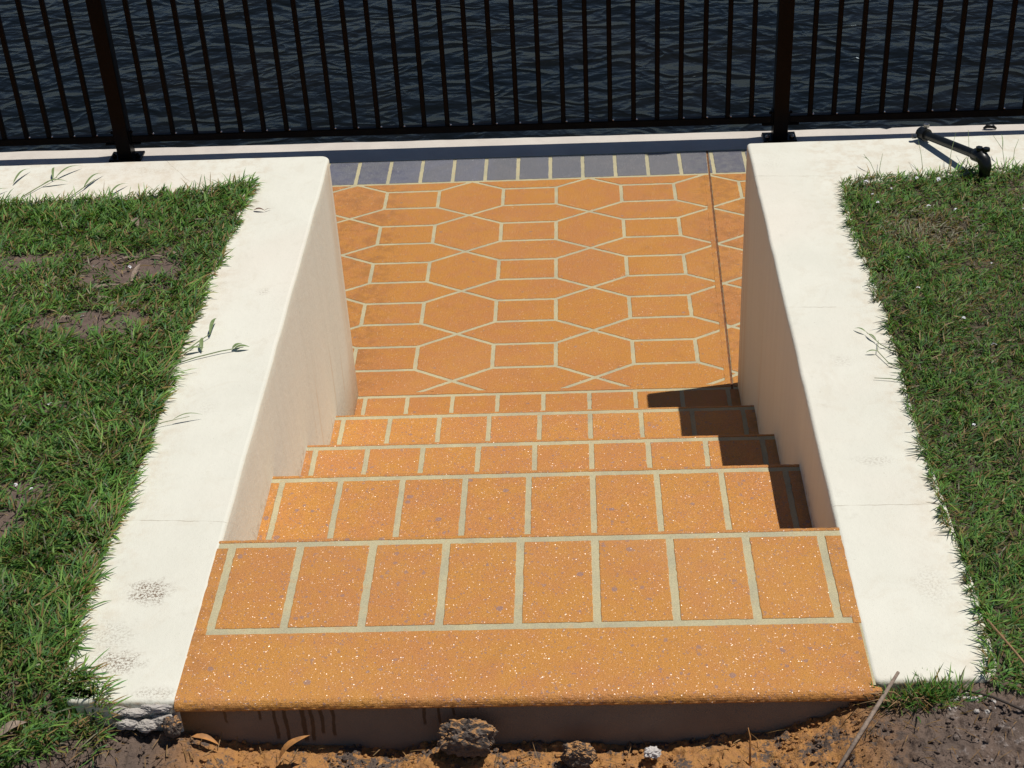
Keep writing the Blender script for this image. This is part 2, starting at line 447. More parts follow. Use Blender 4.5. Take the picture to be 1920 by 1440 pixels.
class Slab:
    """tiles of coating standing a little proud of the concrete left in the stencil lines"""
    def __init__(s): s.V = []; s.F = []; s.MI = []
    def tile(s, poly, z, mi, h=.0015, jit=.0004, step=.009):
        if len(poly) < 3: return
        if area(poly) < 0: poly = poly[::-1]
        if area(poly) < 1.5e-5: return
        pts = []
        n = len(poly)
        for i in range(n):
            p, q = poly[i], poly[(i + 1) % n]
            L = math.hypot(q[0] - p[0], q[1] - p[1])
            if L < 1e-5: continue
            k = max(1, int(L / step))
            nx, ny = (q[1] - p[1]) / L, -(q[0] - p[0]) / L
            for j in range(k):
                t = j / k
                o = random.gauss(0, jit) if L > .004 else 0
                pts.append((p[0] + t * (q[0] - p[0]) + nx * o, p[1] + t * (q[1] - p[1]) + ny * o))
        n = len(pts)
        cx = sum(p[0] for p in pts) / n; cy = sum(p[1] for p in pts) / n
        b = len(s.V)
        s.V += [(x, y, z - h - .002) for x, y in pts]
        s.V += [(x, y, z - h * .4) for x, y in pts]
        for x, y in pts:
            dx, dy = cx - x, cy - y; L = max(1e-6, math.hypot(dx, dy)); k = min(.0018, L * .3) / L
            s.V.append((x + dx * k, y + dy * k, z))
        for i in range(n):
            j = (i + 1) % n
            s.F.append((b + i, b + j, b + n + j, b + n + i)); s.F.append((b + n + i, b + n + j, b + 2 * n + j, b + 2 * n + i)); s.MI += [mi, mi]
        s.F.append(tuple(range(b + 2 * n, b + 3 * n))); s.MI.append(mi)
    def box(s, x0, x1, y0, y1, z0, z1, mi, top=None):
        b = len(s.V)
        s.V += [(x0, y0, z0), (x1, y0, z0), (x1, y1, z0), (x0, y1, z0), (x0, y0, z1), (x1, y0, z1), (x1, y1, z1), (x0, y1, z1)]
        for f in ((0, 3, 2, 1), (4, 5, 6, 7), (0, 1, 5, 4), (1, 2, 6, 5), (2, 3, 7, 6), (3, 0, 4, 7)):
            s.F.append(tuple(b + i for i in f))
        s.MI += [mi, top if top is not None else mi, mi, mi, mi, mi]

def rect(x0, x1, y0, y1): return [(x0, y0), (x1, y0), (x1, y1), (x0, y1)]

# ------------------------------------------------------------------ promenade
Z0 = -.687
FENCE_Y = lambda x: 1.832 - .010 * x
EDGE_Y = lambda x: 1.905 - .014 * x
PX0, PX1 = -4.5, 6.0
XS = [.021, .133, .252, .371, .491, .611, .731, .852, .972]
LW = .0112

def joint_x(y): return 1.031 + (y - 1.729) * (1.031 - .986) / (1.729 - .355)

sl = Slab()
NX, NY = None, None
# the joint is the line x - k*y = c
jk = (1.031 - .986) / (1.729 - .355); jc = 1.031 - jk * 1.729
def split_add(poly, z, mi):
    a = clip(poly, 1, -jk, jc - .017); b = clip(poly, -1, jk, -(jc + .0038))
    sl.tile(a, z, mi); sl.tile(b, z, mi)
Dx, Dy, xc, y0 = .382, .237, .628, 1.565
hw, hh = .086, .0585
YB = .331
for ci in range(-14, 15):
    for rj in range(-1, 6):
        cx = xc + ci * Dx; yt = y0 - rj * Dy; yb = yt - Dy; ym = (yt + yb) / 2
        a = Dx / 2 - hw
        polys = [[(cx, yt), (cx + a, ym + hh), (cx + a, ym - hh), (cx, yb), (cx - a, ym - hh), (cx - a, ym + hh)],
                 rect(cx + a, cx + Dx - a, ym - hh, ym + hh),
                 [(cx, yb), (cx + a, ym - hh), (cx + Dx - a, ym - hh), (cx + Dx, yb), (cx + Dx - a, yb - Dy / 2 + hh), (cx + a, yb - Dy / 2 + hh)]]
        for p in polys:
            p = inset(p, LW / 2)
            if not p: continue
            p = clip(p, 0, 1, y0 - .006); p = clip(p, 0, -1, -YB) if p else p
            if p and max(v[0] for v in p) < PX1 and min(v[0] for v in p) > PX0: split_add(p, Z0, 1)
# strip before the bottom border, border tiles of the foot of the stair
split_add(rect(PX0, PX1, .3185, YB), Z0, 1)
for a, b in zip([-.012] + XS, XS + [1.012]):
    sl.tile(rect(a + LW / 2, b - LW / 2, .09, .3065), Z0, 1)
# grey header course
gx = [.611 + k * .108 for k in range(-46, 50)]
for a, b in zip(gx, gx[1:]):
    p = rect(a + .006, b - .006, 1.5715, 1.7385)
    l = clip(p, 1, -jk, jc - .004); r_ = clip(p, -1, jk, -(jc + .004))
    sl.tile(l, Z0, 2); sl.tile(r_, Z0, 2)
# plain band beside the joint
sl.tile([(joint_x(.3185) - .017, .3185), (joint_x(.3185) - .0034, .3185), (joint_x(1.56) - .0034, 1.559), (joint_x(1.56) - .017, 1.559)], Z0, 1)
# slab with a groove at the joint: two base slabs, filler in between
def quadbox(x0f, x1f, ya, yb, z0, z1, mi):
    b = len(sl.V)
    for z in (z0, z1):
        sl.V.extend([(x0f(ya), ya, z), (x1f(ya), ya, z), (x1f(yb), yb, z), (x0f(yb), yb, z)])
    for f in ((0, 3, 2, 1), (4, 5, 6, 7), (0, 1, 5, 4), (1, 2, 6, 5), (2, 3, 7, 6), (3, 0, 4, 7)):
        sl.F.append(tuple(b + i for i in f)); sl.MI.append(mi)
quadbox(lambda y: PX0, lambda y: joint_x(y) - .0030, .05, 1.7455, Z0 - .2, Z0 - .0015, 0)
quadbox(lambda y: joint_x(y) + .0030, lambda y: PX1, .05, 1.7455, Z0 - .2, Z0 - .0015, 0)
quadbox(lambda y: joint_x(y) - .0030, lambda y: joint_x(y) + .0030, .05, 1.7455, Z0 - .2, Z0 - .0032, 3)
prom = mesh("promenade", sl.V, sl.F, [LINE, ORANGE_P, GREYCOAT, JOINT], mi=sl.MI)
tag(prom, kind="structure")

# edge beam of the promenade: plain concrete under the fence, irregular outer arris
V = []; F = []
N = 500
for i in range(N + 1):
    x = PX0 + (PX1 - PX0) * i / N
    n = float(fbm([x * 9.0], [3.3])[0]) * .004
    chip = .010 if abs(x - 1.655) < .012 else 0
    ye = EDGE_Y(x) + n - chip
    V += [(x, 1.7455, Z0 - .1), (x, 1.7455, Z0 - .0015), (x, ye - .006, Z0 - .001 + n * .2), (x, ye, Z0 - .008), (x, ye + .002, Z0 - .16), (x, 1.87, Z0 - .18)]
for i in range(N):
    a = i * 6
    for k in range(5): F.append((a + k, a + 6 + k, a + 7 + k, a + 1 + k))
eb = mesh("promenade_edge", V, F, EDGE); tag(eb, kind="structure")
bm = bmesh.new(); box_bm(bm, PX0, PX1, 1.3, 1.85, -3.2, Z0 - .1)
sw = from_bm("sea_wall", bm, SEAWALL)
tag(sw, "dark concrete sea wall dropping from the promenade edge into the water", "sea wall")

# ------------------------------------------------------------------ stair
stair = empty("staircase", (.5, -.7, Z0))
tag(stair, "orange stencil-coated concrete staircase running down between two cream walls to the waterfront path", "staircase")
# (far edge y, line y, top z, near y)
rz = .1717
treads = [(-1.1015, -1.1185, 0.0), (-.7025, -.7205, -rz), (-.367, -.384, -2 * rz), (-.0115, -.0275, -3 * rz)]
XA, XB = -.004, 1.004

def nose(V, F, MI, yedge, z, sgn, depth, mi, inner, x0=XA, x1=XB, amp=.0008, n=320, R=.007):
    """rolled edge of the coating along x. sgn=+1 faces +y"""
    prof = [(inner, z - .003), (inner + sgn * .0003, z - .0008), (inner + sgn * .0016, z)]
    for k in range(7):
        a = math.pi / 2 * k / 6
        prof.append((yedge - sgn * R * (1 - math.sin(a)), z - R * (1 - math.cos(a))))
    prof.append((yedge, z - depth * .7)); prof.append((yedge - sgn * .003, z - depth)); prof.append((yedge - sgn * .012, z - depth - .001))
    b = len(V)
    for i in range(n + 1):
        x = x0 + (x1 - x0) * i / n
        for k, (y, zz) in enumerate(prof):
            d = float(vnoise([x * 110], [yedge * 7])[0]) * .0006 if k < 3 else 0 if k == 3 else float(vnoise([x * 170 + k * .2], [k * .8 + yedge * 10])[0]) * amp * (1.5 if k > 7 else 1)
            xx = min(x, 1.0) if (sgn < 0 and y > -1.4635) else x
            V.append((xx, y + sgn * d, zz - (abs(d) * .4 if k > 3 else 0)))
    m_ = len(prof)
    for i in range(n):
        for k in range(m_ - 1):
            q = (b + i * m_ + k, b + i * m_ + k + 1, b + (i + 1) * m_ + k + 1, b + (i + 1) * m_ + k)
            F.append(q if sgn > 0 else q[::-1]); MI.append(mi)

for i, (yf, yl, z) in enumerate(treads):
    s = Slab()
    last = treads[i - 1][0] if i else None
    if i == 0:
        yn = -1.461
        s.box(XA, XB, yn + .004, yf - .006, -.30, -.0015, 0, 1)
        for a, b in zip([XA] + XS, XS + [XB]):
            s.tile(rect(a + (LW / 2 + .0008 if a != XA else 0), b - (LW / 2 + .0008 if b != XB else 0), -1.322 + .0065, yl - .0065), z, 2)
        # the front line stops short of both walls
        s.tile(rect(XA, XS[0] - LW / 2, -1.3285, -1.3155), z, 2)
        s.tile(rect(XB - .012, XB, -1.3285, -1.3155), z, 2)
        nose(s.V, s.F, s.MI, yn - .0125, z, -1, .019, 2, -1.3285, amp=.0005, x0=XA, x1=1.012, n=520, R=.013)
        s.box(XA, XB, yn - .002, yn + .0038, -.12, -.010, 0)
        nm = "landing"
    else:
        s.box(XA, XB, last - .08, yf - .004, z - .30, z - .0015, 2, 1)
        for a, b in zip([XA] + XS, XS + [XB]):
            s.tile(rect(a + (LW / 2 if a != XA else 0), b - (LW / 2 if b != XB else 0), last - .05, yl - .0065), z, 2)
        nm = "step"
    nose(s.V, s.F, s.MI, yf, z, +1, .16, 2, yl + .0065, amp=.0007)
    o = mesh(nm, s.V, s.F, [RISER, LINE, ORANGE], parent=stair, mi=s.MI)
    if i == 0: tag(o, "top landing with a plain orange front band and dark drip-stained riser")

# ------------------------------------------------------------------ walls
def round_poly(pts):
    """pts: (x,y,r) -> outline with arcs"""
    out = []
    n = len(pts)
    for i in range(n):
        x, y, r = pts[i]
        if r <= 0: out.append((x, y)); continue
        p = Vector(pts[i - 1][:2]) - Vector((x, y)); q = Vector(pts[(i + 1) % n][:2]) - Vector((x, y))
        p.normalize(); q.normalize()
        ang = p.angle(q); t = r / math.tan(ang / 2)
        c = Vector((x, y)) + (p + q).normalized() * (r / math.sin(ang / 2))
        a0 = Vector((x, y)) + p * t - c; a1 = Vector((x, y)) + q * t - c
        A0 = math.atan2(a0.y, a0.x); A1 = math.atan2(a1.y, a1.x)
        d = (A1 - A0 + math.pi) % (2 * math.pi) - math.pi
        for k in range(7):
            a = A0 + d * k / 6; out.append((c.x + r * math.cos(a), c.y + r * math.sin(a)))
    return out

def make_wall(pts, mat, label, seed):
    ol = round_poly(pts)
    if area(ol) < 0: ol = ol[::-1]
    # resample long edges and wander a hair so the arris is hand made
    P = []
    for i in range(len(ol)):
        a, b = ol[i], ol[(i + 1) % len(ol)]
        L = math.hypot(b[0] - a[0], b[1] - a[1]); k = max(1, int(L / .02))
        for j in range(k):
            P.append((a[0] + (b[0] - a[0]) * j / k, a[1] + (b[1] - a[1]) * j / k))
    n = len(P); P = np.array(P)
    T = np.roll(P, -1, 0) - np.roll(P, 1, 0); T /= np.linalg.norm(T, axis=1)[:, None]
    Nn = np.stack([T[:, 1], -T[:, 0]], 1)
    wv = fbm(P[:, 0] * 14 + seed, P[:, 1] * 14, 0, 3) * .0016
    R = .007
    prof = [(0, -1.0), (0, -.5), (0, -.25), (0, -.1), (0, -.03), (0, -R)] + [(-R * (1 - math.cos(a)), -R * (1 - math.sin(a))) for a in (math.pi / 8, math.pi / 4, 3 * math.pi / 8, math.pi / 2)]
    V = []
    for d, z in prof:
        q = P + Nn * (d + (wv if z > -.3 else wv * .5))[:, None]
        for x, y in q: V.append((x, y, z))
    F = []
    for k in range(len(prof) - 1):
        for i in range(n):
            j = (i + 1) % n
            F.append((k * n + i, k * n + j, (k + 1) * n + j, (k + 1) * n + i))
    F.append(tuple(range((len(prof) - 1) * n, len(prof) * n)))
    F.append(tuple(range(n))[::-1])
    o = mesh("retaining_wall", V, F, mat, smooth=False)
    for pidx in range(len(o.data.polygons) - 2): o.data.polygons[pidx].use_smooth = True
    tag(o, label, "wall", "cream walls each side of the staircase")
    return o

make_wall([(0, -1.468, .010), (0, .347, .022), (-4.5, .375, 0), (-4.5, .140, 0), (-.60, .144, 0), (-.30, .162, 0), (-.186, .195, .006), (-.178, .05, 0), (-.190, -.25, 0), (-.190, -.60, 0), (-.184, -.80, 0), (-.194, -1.15, 0), (-.188, -1.462, .04)], WALL_L,
          "low cream rendered wall on the left of the orange steps, its top smudged near the front", 1.0)
make_wall([(1.0, -1.452, .012), (1.0, .338, .010), (6.0, .338, 0), (6.0, .155, 0), (1.62, .148, 0), (1.30, .122, 0), (1.192, .098, .006), (1.186, -.1, 0), (1.194, -.45, 0), (1.182, -.80, 0), (1.188, -1.25, 0), (1.183, -1.447, .035)], WALL_R,
          "low cream rendered wall on the right of the steps, its stair side in shadow", 5.0)

# ------------------------------------------------------------------ ground
GX = [-.3, 0.0, .08, .17, .36, .51, .65, .75, .86, .94, .98, 1.05, 1.2, 1.5]
GZ = [-.024, -.068, -.092, -.103, -.097, -.104, -.110, -.102, -.083, -.054, -.028, -.014, -.012, -.01]
BARE_L = [(-.355, -.165, .125, .085, 1.0), (-.45, -.13, .09, .04, .8), (-.60, -.125, .14, .045, .85), (-.40, -.395, .14, .055, .95), (-.47, -.42, .06, .03, .6),
          (-.385, -.945, .07, .05, .95), (-.40, -1.03, .05, .045, .8), (-.29, -.02, .05, .02, .6), (-.38, .03, .035, .02, .6), (-.33, -1.22, .03, .05, .5), (-.30, -1.40, .03, .03, .6), (-.42, -.70, .05, .03, .5)]
BARE_R = [(1.60, .06, .05, .04, .6), (1.40, -.27, .04, .03, .35), (1.50, -.33, .06, .03, .35)]
def bare(x, y):
    b = np.zeros_like(x)
    wob = fbm(x * 22, y * 22, 1.0, 4) * .9
    for cx, cy, rx, ry, k in BARE_L + BARE_R:
        r = np.sqrt(((x - cx) / rx) ** 2 + ((y - cy) / ry) ** 2) + wob
        b = np.maximum(b, k * np.clip((1.15 - r) / .5, 0, 1))
    return b

def ground_z(x, y):
    fr = np.interp(x, GX, GZ)
    lawn = -.008 + .008 * fbm(x * 4, y * 4, 2.0, 3)
    t = np.clip((-1.425 - y) / .035, 0, 1); t = t * t * (3 - 2 * t)
    fall = np.clip((-1.50 - y) / .5, 0, 1)
    fr = fr - .03 * fall
    z = lawn * (1 - t) + fr * t
    # hollows scraped out under the landing edge
    z = z - .02 * np.exp(-((x - .30) / .04) ** 2 - ((y + 1.472) / .02) ** 2)
    return z

def sheet(name, xs, ys, skip, rough):
    X, Y = np.meshgrid(xs, ys)
    Z = ground_z(X, Y)
    near = np.clip((-1.40 - Y) / .04, 0, 1)
    n1 = fbm(X * 38, Y * 38, 0.3, 5, .62); n2 = fbm(X * 170, Y * 170, 4.3, 3, .6)
    lump = np.maximum(0, fbm(X * 75, Y * 75, 8.0, 3)) ** 1.3
    Z = Z + rough * (near * (n1 * .008 + n2 * .0028 + lump * .014) + (1 - near) * (n1 * .003 + n2 * .0008))
    ny, nx = X.shape
    V = np.stack([X.ravel(), Y.ravel(), Z.ravel()], 1)
    idx = np.arange(nx * ny).reshape(ny, nx)
    a = idx[:-1, :-1].ravel(); b = idx[:-1, 1:].ravel(); c = idx[1:, 1:].ravel(); d = idx[1:, :-1].ravel()
    cx = X[:-1, :-1].ravel() + (xs[1] - xs[0]) / 2; cy = Y[:-1, :-1].ravel() + (ys[1] - ys[0]) / 2
    keep = ~skip(X[:-1, :-1].ravel(), Y[:-1, :-1].ravel(), X[1:, 1:].ravel(), Y[1:, 1:].ravel())
    return V, np.stack([a, b, c, d], 1)[keep]

def npmesh(name, V, F, mat, smooth=True, attrs=None, cols=None):
    me = bpy.data.meshes.new(name)
    k = F.shape[1]
    me.vertices.add(len(V)); me.vertices.foreach_set("co", V.astype(np.float32).ravel())
    me.loops.add(F.size); me.loops.foreach_set("vertex_index", F.astype(np.int32).ravel())
    me.polygons.add(len(F)); me.polygons.foreach_set("loop_start", np.arange(0, F.size, k, dtype=np.int32))
    me.polygons.foreach_set("use_smooth", np.full(len(F), smooth))
    me.update(calc_edges=True)
    if attrs is not None:
        for an, av in attrs.items():
            at = me.attributes.new(an, 'FLOAT', 'POINT'); at.data.foreach_set("value", av.astype(np.float32).ravel())
    if cols is not None:
        at = me.attributes.new("tint", 'FLOAT_COLOR', 'POINT'); at.data.foreach_set("color", cols.astype(np.float32).ravel())
    me.materials.append(mat)
    me.validate()
    o = bpy.data.objects.new(name, me); COL.objects.link(o)
    return o

# one sheet with fine cells near the camera and coarse ones far behind it
def axis(a, fine0, fine1, b, st, coarse):
    L = [fine0]
    v = fine0; s_ = st
    while v > a: s_ = min(s_ * 1.35, coarse); v -= s_; L.append(v)
    L = L[::-1]
    k = int(round((fine1 - fine0) / st))
    L += [fine0 + (fine1 - fine0) * (i + 1) / k for i in range(k)]
    v = L[-1]; s_ = st
    while v < b: s_ = min(s_ * 1.35, coarse); v += s_; L.append(v)
    return np.array(L)
gxs = axis(-60, -.35, 1.30, 60, .0022, 8.0)
gys = np.concatenate([axis(-60, -1.62, -1.40, -1.401, .0022, 8.0)[:-1], np.linspace(-1.395, .25, 166)])
gys = np.unique(np.round(gys, 5))
def skipf(x0_, y0_, x1_, y1_):
    stairwell = (x1_ > -.03) & (x0_ < 1.03) & (y1_ > -1.44)
    return stairwell
V, F = sheet("ground", gxs, gys, skipf, 1.0)
# keep the soil off the wall tops
under = (((V[:, 0] < -.02) & (V[:, 0] > -.17)) | ((V[:, 0] > 1.02) & (V[:, 0] < 1.17)) | (V[:, 1] > .19)) & (V[:, 1] > -1.44)
V[under, 2] -= .05
V[(V[:, 0] > -.04) & (V[:, 0] < 1.04) & (V[:, 1] > -1.46), 2] -= .04
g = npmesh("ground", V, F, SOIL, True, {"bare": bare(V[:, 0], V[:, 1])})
tag(g, kind="structure")

# ------------------------------------------------------------------ water
bm = bmesh.new()
vs = [bm.verts.new(p) for p in ((-400, 1.6, -1.55), (400, 1.6, -1.55), (400, 800, -1.55), (-400, 800, -1.55))]
bm.faces.new(vs)
wt = from_bm("water", bm, WATER); tag(wt, kind="structure")

# ------------------------------------------------------------------ grass
def blades(n_x, pos, L, W, az, lean, curl, col):
    """arrays -> blade mesh: three stations and a tip"""
    n = len(L)
    d = np.stack([np.cos(az), np.sin(az)], 1); sd_ = np.stack([-np.sin(az + n_x), np.cos(az + n_x)], 1)
    V = np.zeros((n, 7, 3))
    t = [0, .38, .74, 1.0]; wd = [.75, 1.0, .7]
    hx = 0; hz = 0
    P = np.zeros((n, 3)); P[:] = pos
    ang = lean.copy()
    for k in range(4):
        if k:
            ds = (t[k] - t[k - 1]) * L
            P = P + np.stack([d[:, 0] * np.sin(ang) * ds, d[:, 1] * np.sin(ang) * ds, np.cos(ang) * ds], 1)
            ang = ang + curl
        if k < 3:
            off = sd_ * (W * wd[k] / 2)[:, None]
            V[:, 2 * k, :2] = P[:, :2] + off; V[:, 2 * k + 1, :2] = P[:, :2] - off
            V[:, 2 * k, 2] = P[:, 2] + W * .18; V[:, 2 * k + 1, 2] = P[:, 2] - W * .18
        else: V[:, 6] = P
    b = (np.arange(n) * 7)[:, None]
    T = np.concatenate([b + np.array([[0, 1, 3]]), b + np.array([[0, 3, 2]]), b + np.array([[2, 3, 5]]), b + np.array([[2, 5, 4]]), b + np.array([[4, 5, 6]])], 0)
    C = np.repeat(col, 7, axis=0)
    C = np.concatenate([C, np.ones((len(C), 1))], 1)
    # blades are paler and yellower at the sheath
    base = np.tile(np.array([1, 1, 0, 0, 0, 0, 0]), n)[:, None]
    C[:, :3] = C[:, :3] * (1 - base * .5) + base * .5 * np.array([[.16, .13, .05]])
    return V.reshape(-1, 3), T, C

def palette(n, x, y, dry, hue=0.0):
    r = rng.random(n)
    col = np.zeros((n, 3))
    lv = .62 + .75 * rng.random(n) + .25 * fbm(x * 10, y * 10, 5.0, 3)
    g1 = np.array([.100, .225, .045]); g2 = np.array([.170, .295, .062]); g3 = np.array([.082, .185, .066])
    tan = np.array([.30, .20, .085]); grey = np.array([.26, .24, .17]); yl = np.array([.24, .24, .06])
    col[:] = g1
    col[r < .35] = g2; col[(r > .35) & (r < .55)] = g3
    col = col * lv[:, None]
    q = rng.random(n)
    k = q < (.11 + dry * .7); col[k] = tan * (.6 + .6 * rng.random(k.sum()))[:, None]
    k = (q > .94); col[k] = yl * (.5 + .6 * rng.random(k.sum()))[:, None]
    k = rng.random(n) < dry * .55; col[k] = grey * (.7 + .6 * rng.random(k.sum()))[:, None]
    return col

def lawn(name, inside, bounds, n, label, drypts, lenf, lens, leanout, seedlab):
    x = rng.uniform(bounds[0], bounds[1], n); y = rng.uniform(bounds[2], bounds[3], n)
    # tufts
    c = rng.random(n) < .55
    tx = np.round(x / .014) * .014; ty = np.round(y / .014) * .014
    jx = _hash(np.round(x / .014), np.round(y / .014), np.zeros(n)) - .5; jy = _hash(np.round(y / .014), np.round(x / .014), np.ones(n)) - .5
    x = np.where(c, tx + jx * .012 + rng.normal(0, .0024, n), x); y = np.where(c, ty + jy * .012 + rng.normal(0, .0024, n), y)
    ins = inside(x, y)
    dens = 1 - .97 * bare(x, y)
    dens *= .78 + .3 * fbm(x * 26, y * 26, 7.0, 3)
    dens = np.maximum(dens, (leanout(x, y)[2] > .25) * 1.0)
    ins &= rng.random(n) < dens
    x = x[ins]; y = y[ins]; n = len(x)
    dry = np.zeros(n) + .03 + .12 * np.clip(fbm(x * 9, y * 9, 9.0, 3), 0, 1)
    for cx, cy, rx, ry, k in drypts:
        r = np.sqrt(((x - cx) / rx) ** 2 + ((y - cy) / ry) ** 2) + .35 * fbm(x * 30, y * 30, 2.0, 3)
        dry = np.maximum(dry, k * np.clip(1.3 - r, 0, 1))
    clump = fbm(x * 16, y * 16, 3.0, 3)
    L = lenf(x, y) * (.6 + .6 * rng.random(n)) * (1 + .45 * clump)
    L = np.where(rng.random(n) < .02, L * 1.7, L)
    W = (.0014 + .0015 * rng.random(n)) * lens
    az = 6.283 * vnoise(x * 45, y * 45, 1.5) + rng.normal(0, .9, n)
    # blades at the rim lean out over the wall
    ox, oy, e = leanout(x, y)
    flip = rng.random(n) < e * .38
    az = np.where(flip, np.arctan2(oy, ox) + rng.normal(0, 1.05, n), az)
    lean = rng.uniform(.45, 1.40, n); lean = np.where(flip, rng.uniform(.7, 1.5, n), lean)
    curl = rng.uniform(0, .35, n)
    dry = np.where(flip & (rng.random(n) < .35), .7, dry)
    z = ground_z(x, y) + .001
    # sod is thick: seeds stand at different depths of the thatch
    z = z + rng.random(n) * .007 + .004 * clump
    onwall = inside.__name__ and e > .55
    z = np.where(onwall, np.maximum(z, .0015), z)
    V, T, C = blades(rng.normal(0, .35, n), np.stack([x, y, z], 1), L, W, az, lean, curl, palette(n, x, y, dry))
    # keep tips from sinking through wall tops
    V[:, 2] = np.where((V[:, 0] > -.182) & (V[:, 0] < 1.18) & (V[:, 1] > -1.46) & (V[:, 2] < .0006), .0006, V[:, 2])
    V[:, 2] = np.where((V[:, 1] > .19) & (V[:, 2] < .0006), .0006, V[:, 2])
    o = npmesh(name, V, T, GRASS, False, cols=C)
    tag(o, label, "grass", kind="stuff")
    return o

# rim of each lawn, where the sod laps over the walls
LY = [-1.62, -1.50, -1.45, -1.38, -1.31, -1.19, -1.02, -.81, -.56, -.33, -.13, .08, .15, .30]
LXv = [-.10, -.10, -.115, -.180, -.186, -.191, -.187, -.180, -.190, -.186, -.172, -.162, -.158, -.158]
def rim_l(y): return np.interp(y, LY, LXv) + .012 * fbm(y * 20, y * 0 + 1.0, 0, 5)
def top_l(x): return np.interp(x, [-1.3, -.77, -.45, -.30, -.165], [.135, .142, .150, .168, .215]) + .010 * fbm(x * 20, x * 0 + 6.0, 0, 4)
def bot_l(x): return np.interp(x, [-1.3, -.26, -.20, -.14, -.08, -.05], [-1.64, -1.60, -1.53, -1.50, -1.475, -1.46]) + .02 * fbm(x * 26, x * 0 + 2.0, 0, 4)
def in_l(x, y): return (x < rim_l(y)) & (y < top_l(x)) & (y > bot_l(x))
RY = [-1.75, -1.50, -1.44, -1.34, -1.20, -.96, -.75, -.45, -.17, .05, .11, .18, .3]
RXv = [1.22, 1.175, 1.160, 1.178, 1.182, 1.174, 1.176, 1.188, 1.172, 1.182, 1.190, 1.182, 1.18]
def rim_r(y): return np.interp(y, RY, RXv) + .012 * fbm(y * 20, y * 0 + 21.0, 0, 5)
def top_r(x): return np.interp(x, [1.17, 1.20, 1.30, 1.47, 1.62, 2.3], [.11, .125, .135, .145, .160, .165]) + .012 * fbm(x * 18, x * 0 + 16.0, 0, 4)
def bot_r(x): return np.interp(x, [1.0, 1.17, 1.22, 1.35, 2.3], [-1.44, -1.452, -1.475, -1.50, -1.55]) + .015 * fbm(x * 26, x * 0 + 12.0, 0, 4)
def in_r(x, y): return (x > rim_r(y)) & (y < top_r(x)) & (y > bot_r(x))

def out_l(x, y):
    dx = rim_l(y) - x; dy = top_l(x) - y
    e = np.clip(1 - np.minimum(dx, dy) / .02, 0, 1)
    return np.where(dx < dy, 1.0, -.1), np.where(dx < dy, .15, 1.0), e
def out_r(x, y):
    dx = x - rim_r(y); dy = top_r(x) - y
    e = np.clip(1 - np.minimum(dx, dy) / .02, 0, 1)
    return np.where(dx < dy, -1.0, .1), np.where(dx < dy, .15, 1.0), e

lawn("grass", in_l, (-1.15, -.04, -1.66, .24), 150000, "patchy coarse lawn left of the steps with bare soil showing through",
     [(-.50, -.25, .1, .06, .35), (-.13, -1.49, .05, .03, .8), (-.30, -.87, .06, .03, .4), (-.22, -1.10, .03, .08, .3), (-.36, -.34, .1, .04, .4)],
     lambda x, y: np.where(y < -1.05, .029, .022) + .006 * np.clip((-.6 - y), 0, 1) + np.where((y > .05), .004, 0) + .006 * np.clip(fbm(x * 8, y * 8, 4.0, 2), 0, 1), 1.22, out_l, 0)
lawn("grass", in_r, (1.13, 2.2, -1.62, .22), 150000, "dense short lawn right of the steps with a greyish dry patch",
     [(1.335, -.115, .10, .075, .85), (1.41, -.27, .05, .03, .4), (1.62, .06, .04, .03, .8), (1.25, .08, .03, .06, .3), (1.2, -.3, .03, .3, .2), (1.36, -.42, .08, .05, .3)],
     lambda x, y: .0185 + .003 * np.clip((-.8 - y), 0, 1), .95, out_r, 1)

# longer single blades and runners that arch out of the rim
def long_blades(name, n, fx, label, Lr, seed):
    x, y, az = fx(n)
    L = rng.uniform(*Lr, n); W = rng.uniform(.0013, .0028, n)
    z = np.full(n, .004)
    V, T, C = blades(rng.normal(0, .3, n), np.stack([x, y, z], 1), L, W, az, rng.uniform(.7, 1.35, n), rng.uniform(.0, .22, n), palette(n, x, y, np.full(n, .12)) * 1.25)
    V[:, 2] = np.maximum(V[:, 2], np.where(V[:, 1] > -1.45, .001, -.1))
    o = npmesh(name, V, T, GRASS, False, cols=C); tag(o, label, "grass", kind="stuff")
def fxl(n):
    y = rng.choice([-1.36, -1.31, -1.25, -1.22, -1.02, -.94, -.83, -.71, -.62, -.60, -.50, -.3], n) + rng.normal(0, .022, n)
    return rim_l(y) - np.abs(rng.normal(0, .025, n)), y, rng.normal(.2, .9, n)
long_blades("long_grass", 420, fxl, "long loose grass blades arching over the left wall from the lawn edge", (.022, .058), 1)
def fxi(n):
    x = rng.uniform(-1.0, -.19, n); y = rng.uniform(-1.4, .12, n)
    c = fbm(x * 11, y * 11, 3.3, 3); x = np.where(in_l(x, y) & (c > -.05), x, -.30 + rng.normal(0, .03, n)); y = np.where(in_l(x, y) & (c > -.05), y, -.85 + rng.normal(0, .12, n))
    return x, y, 6.28 * vnoise(x * 7, y * 7, 2.2) + rng.normal(0, .8, n)
long_blades("long_grass", 950, fxi, "longer loose blades standing out of the left lawn", (.026, .055), 5)
def fxb(n):
    x = rng.uniform(-.34, -.05, n); y = rng.uniform(-1.58, -1.40, n)
    x = np.minimum(x, rim_l(y) + .01)
    return x, y, rng.uniform(-2.6, .6, n)
long_blades("long_grass", 420, fxb, "coarse overhanging grass at the bottom left front of the left wall", (.020, .045), 2)
def fxr(n):
    y = rng.choice([-1.40, -1.33, -1.2, -1.1, -.93, -.9, -.64, -.60, -.5, -.1, .05], n) + rng.normal(0, .02, n)
    return rim_r(y) + np.abs(rng.normal(0, .02, n)), y, rng.normal(3.3, .8, n)
long_blades("long_grass", 260, fxr, "thin grass blades leaning onto the right wall from the lawn edge", (.015, .036), 3)
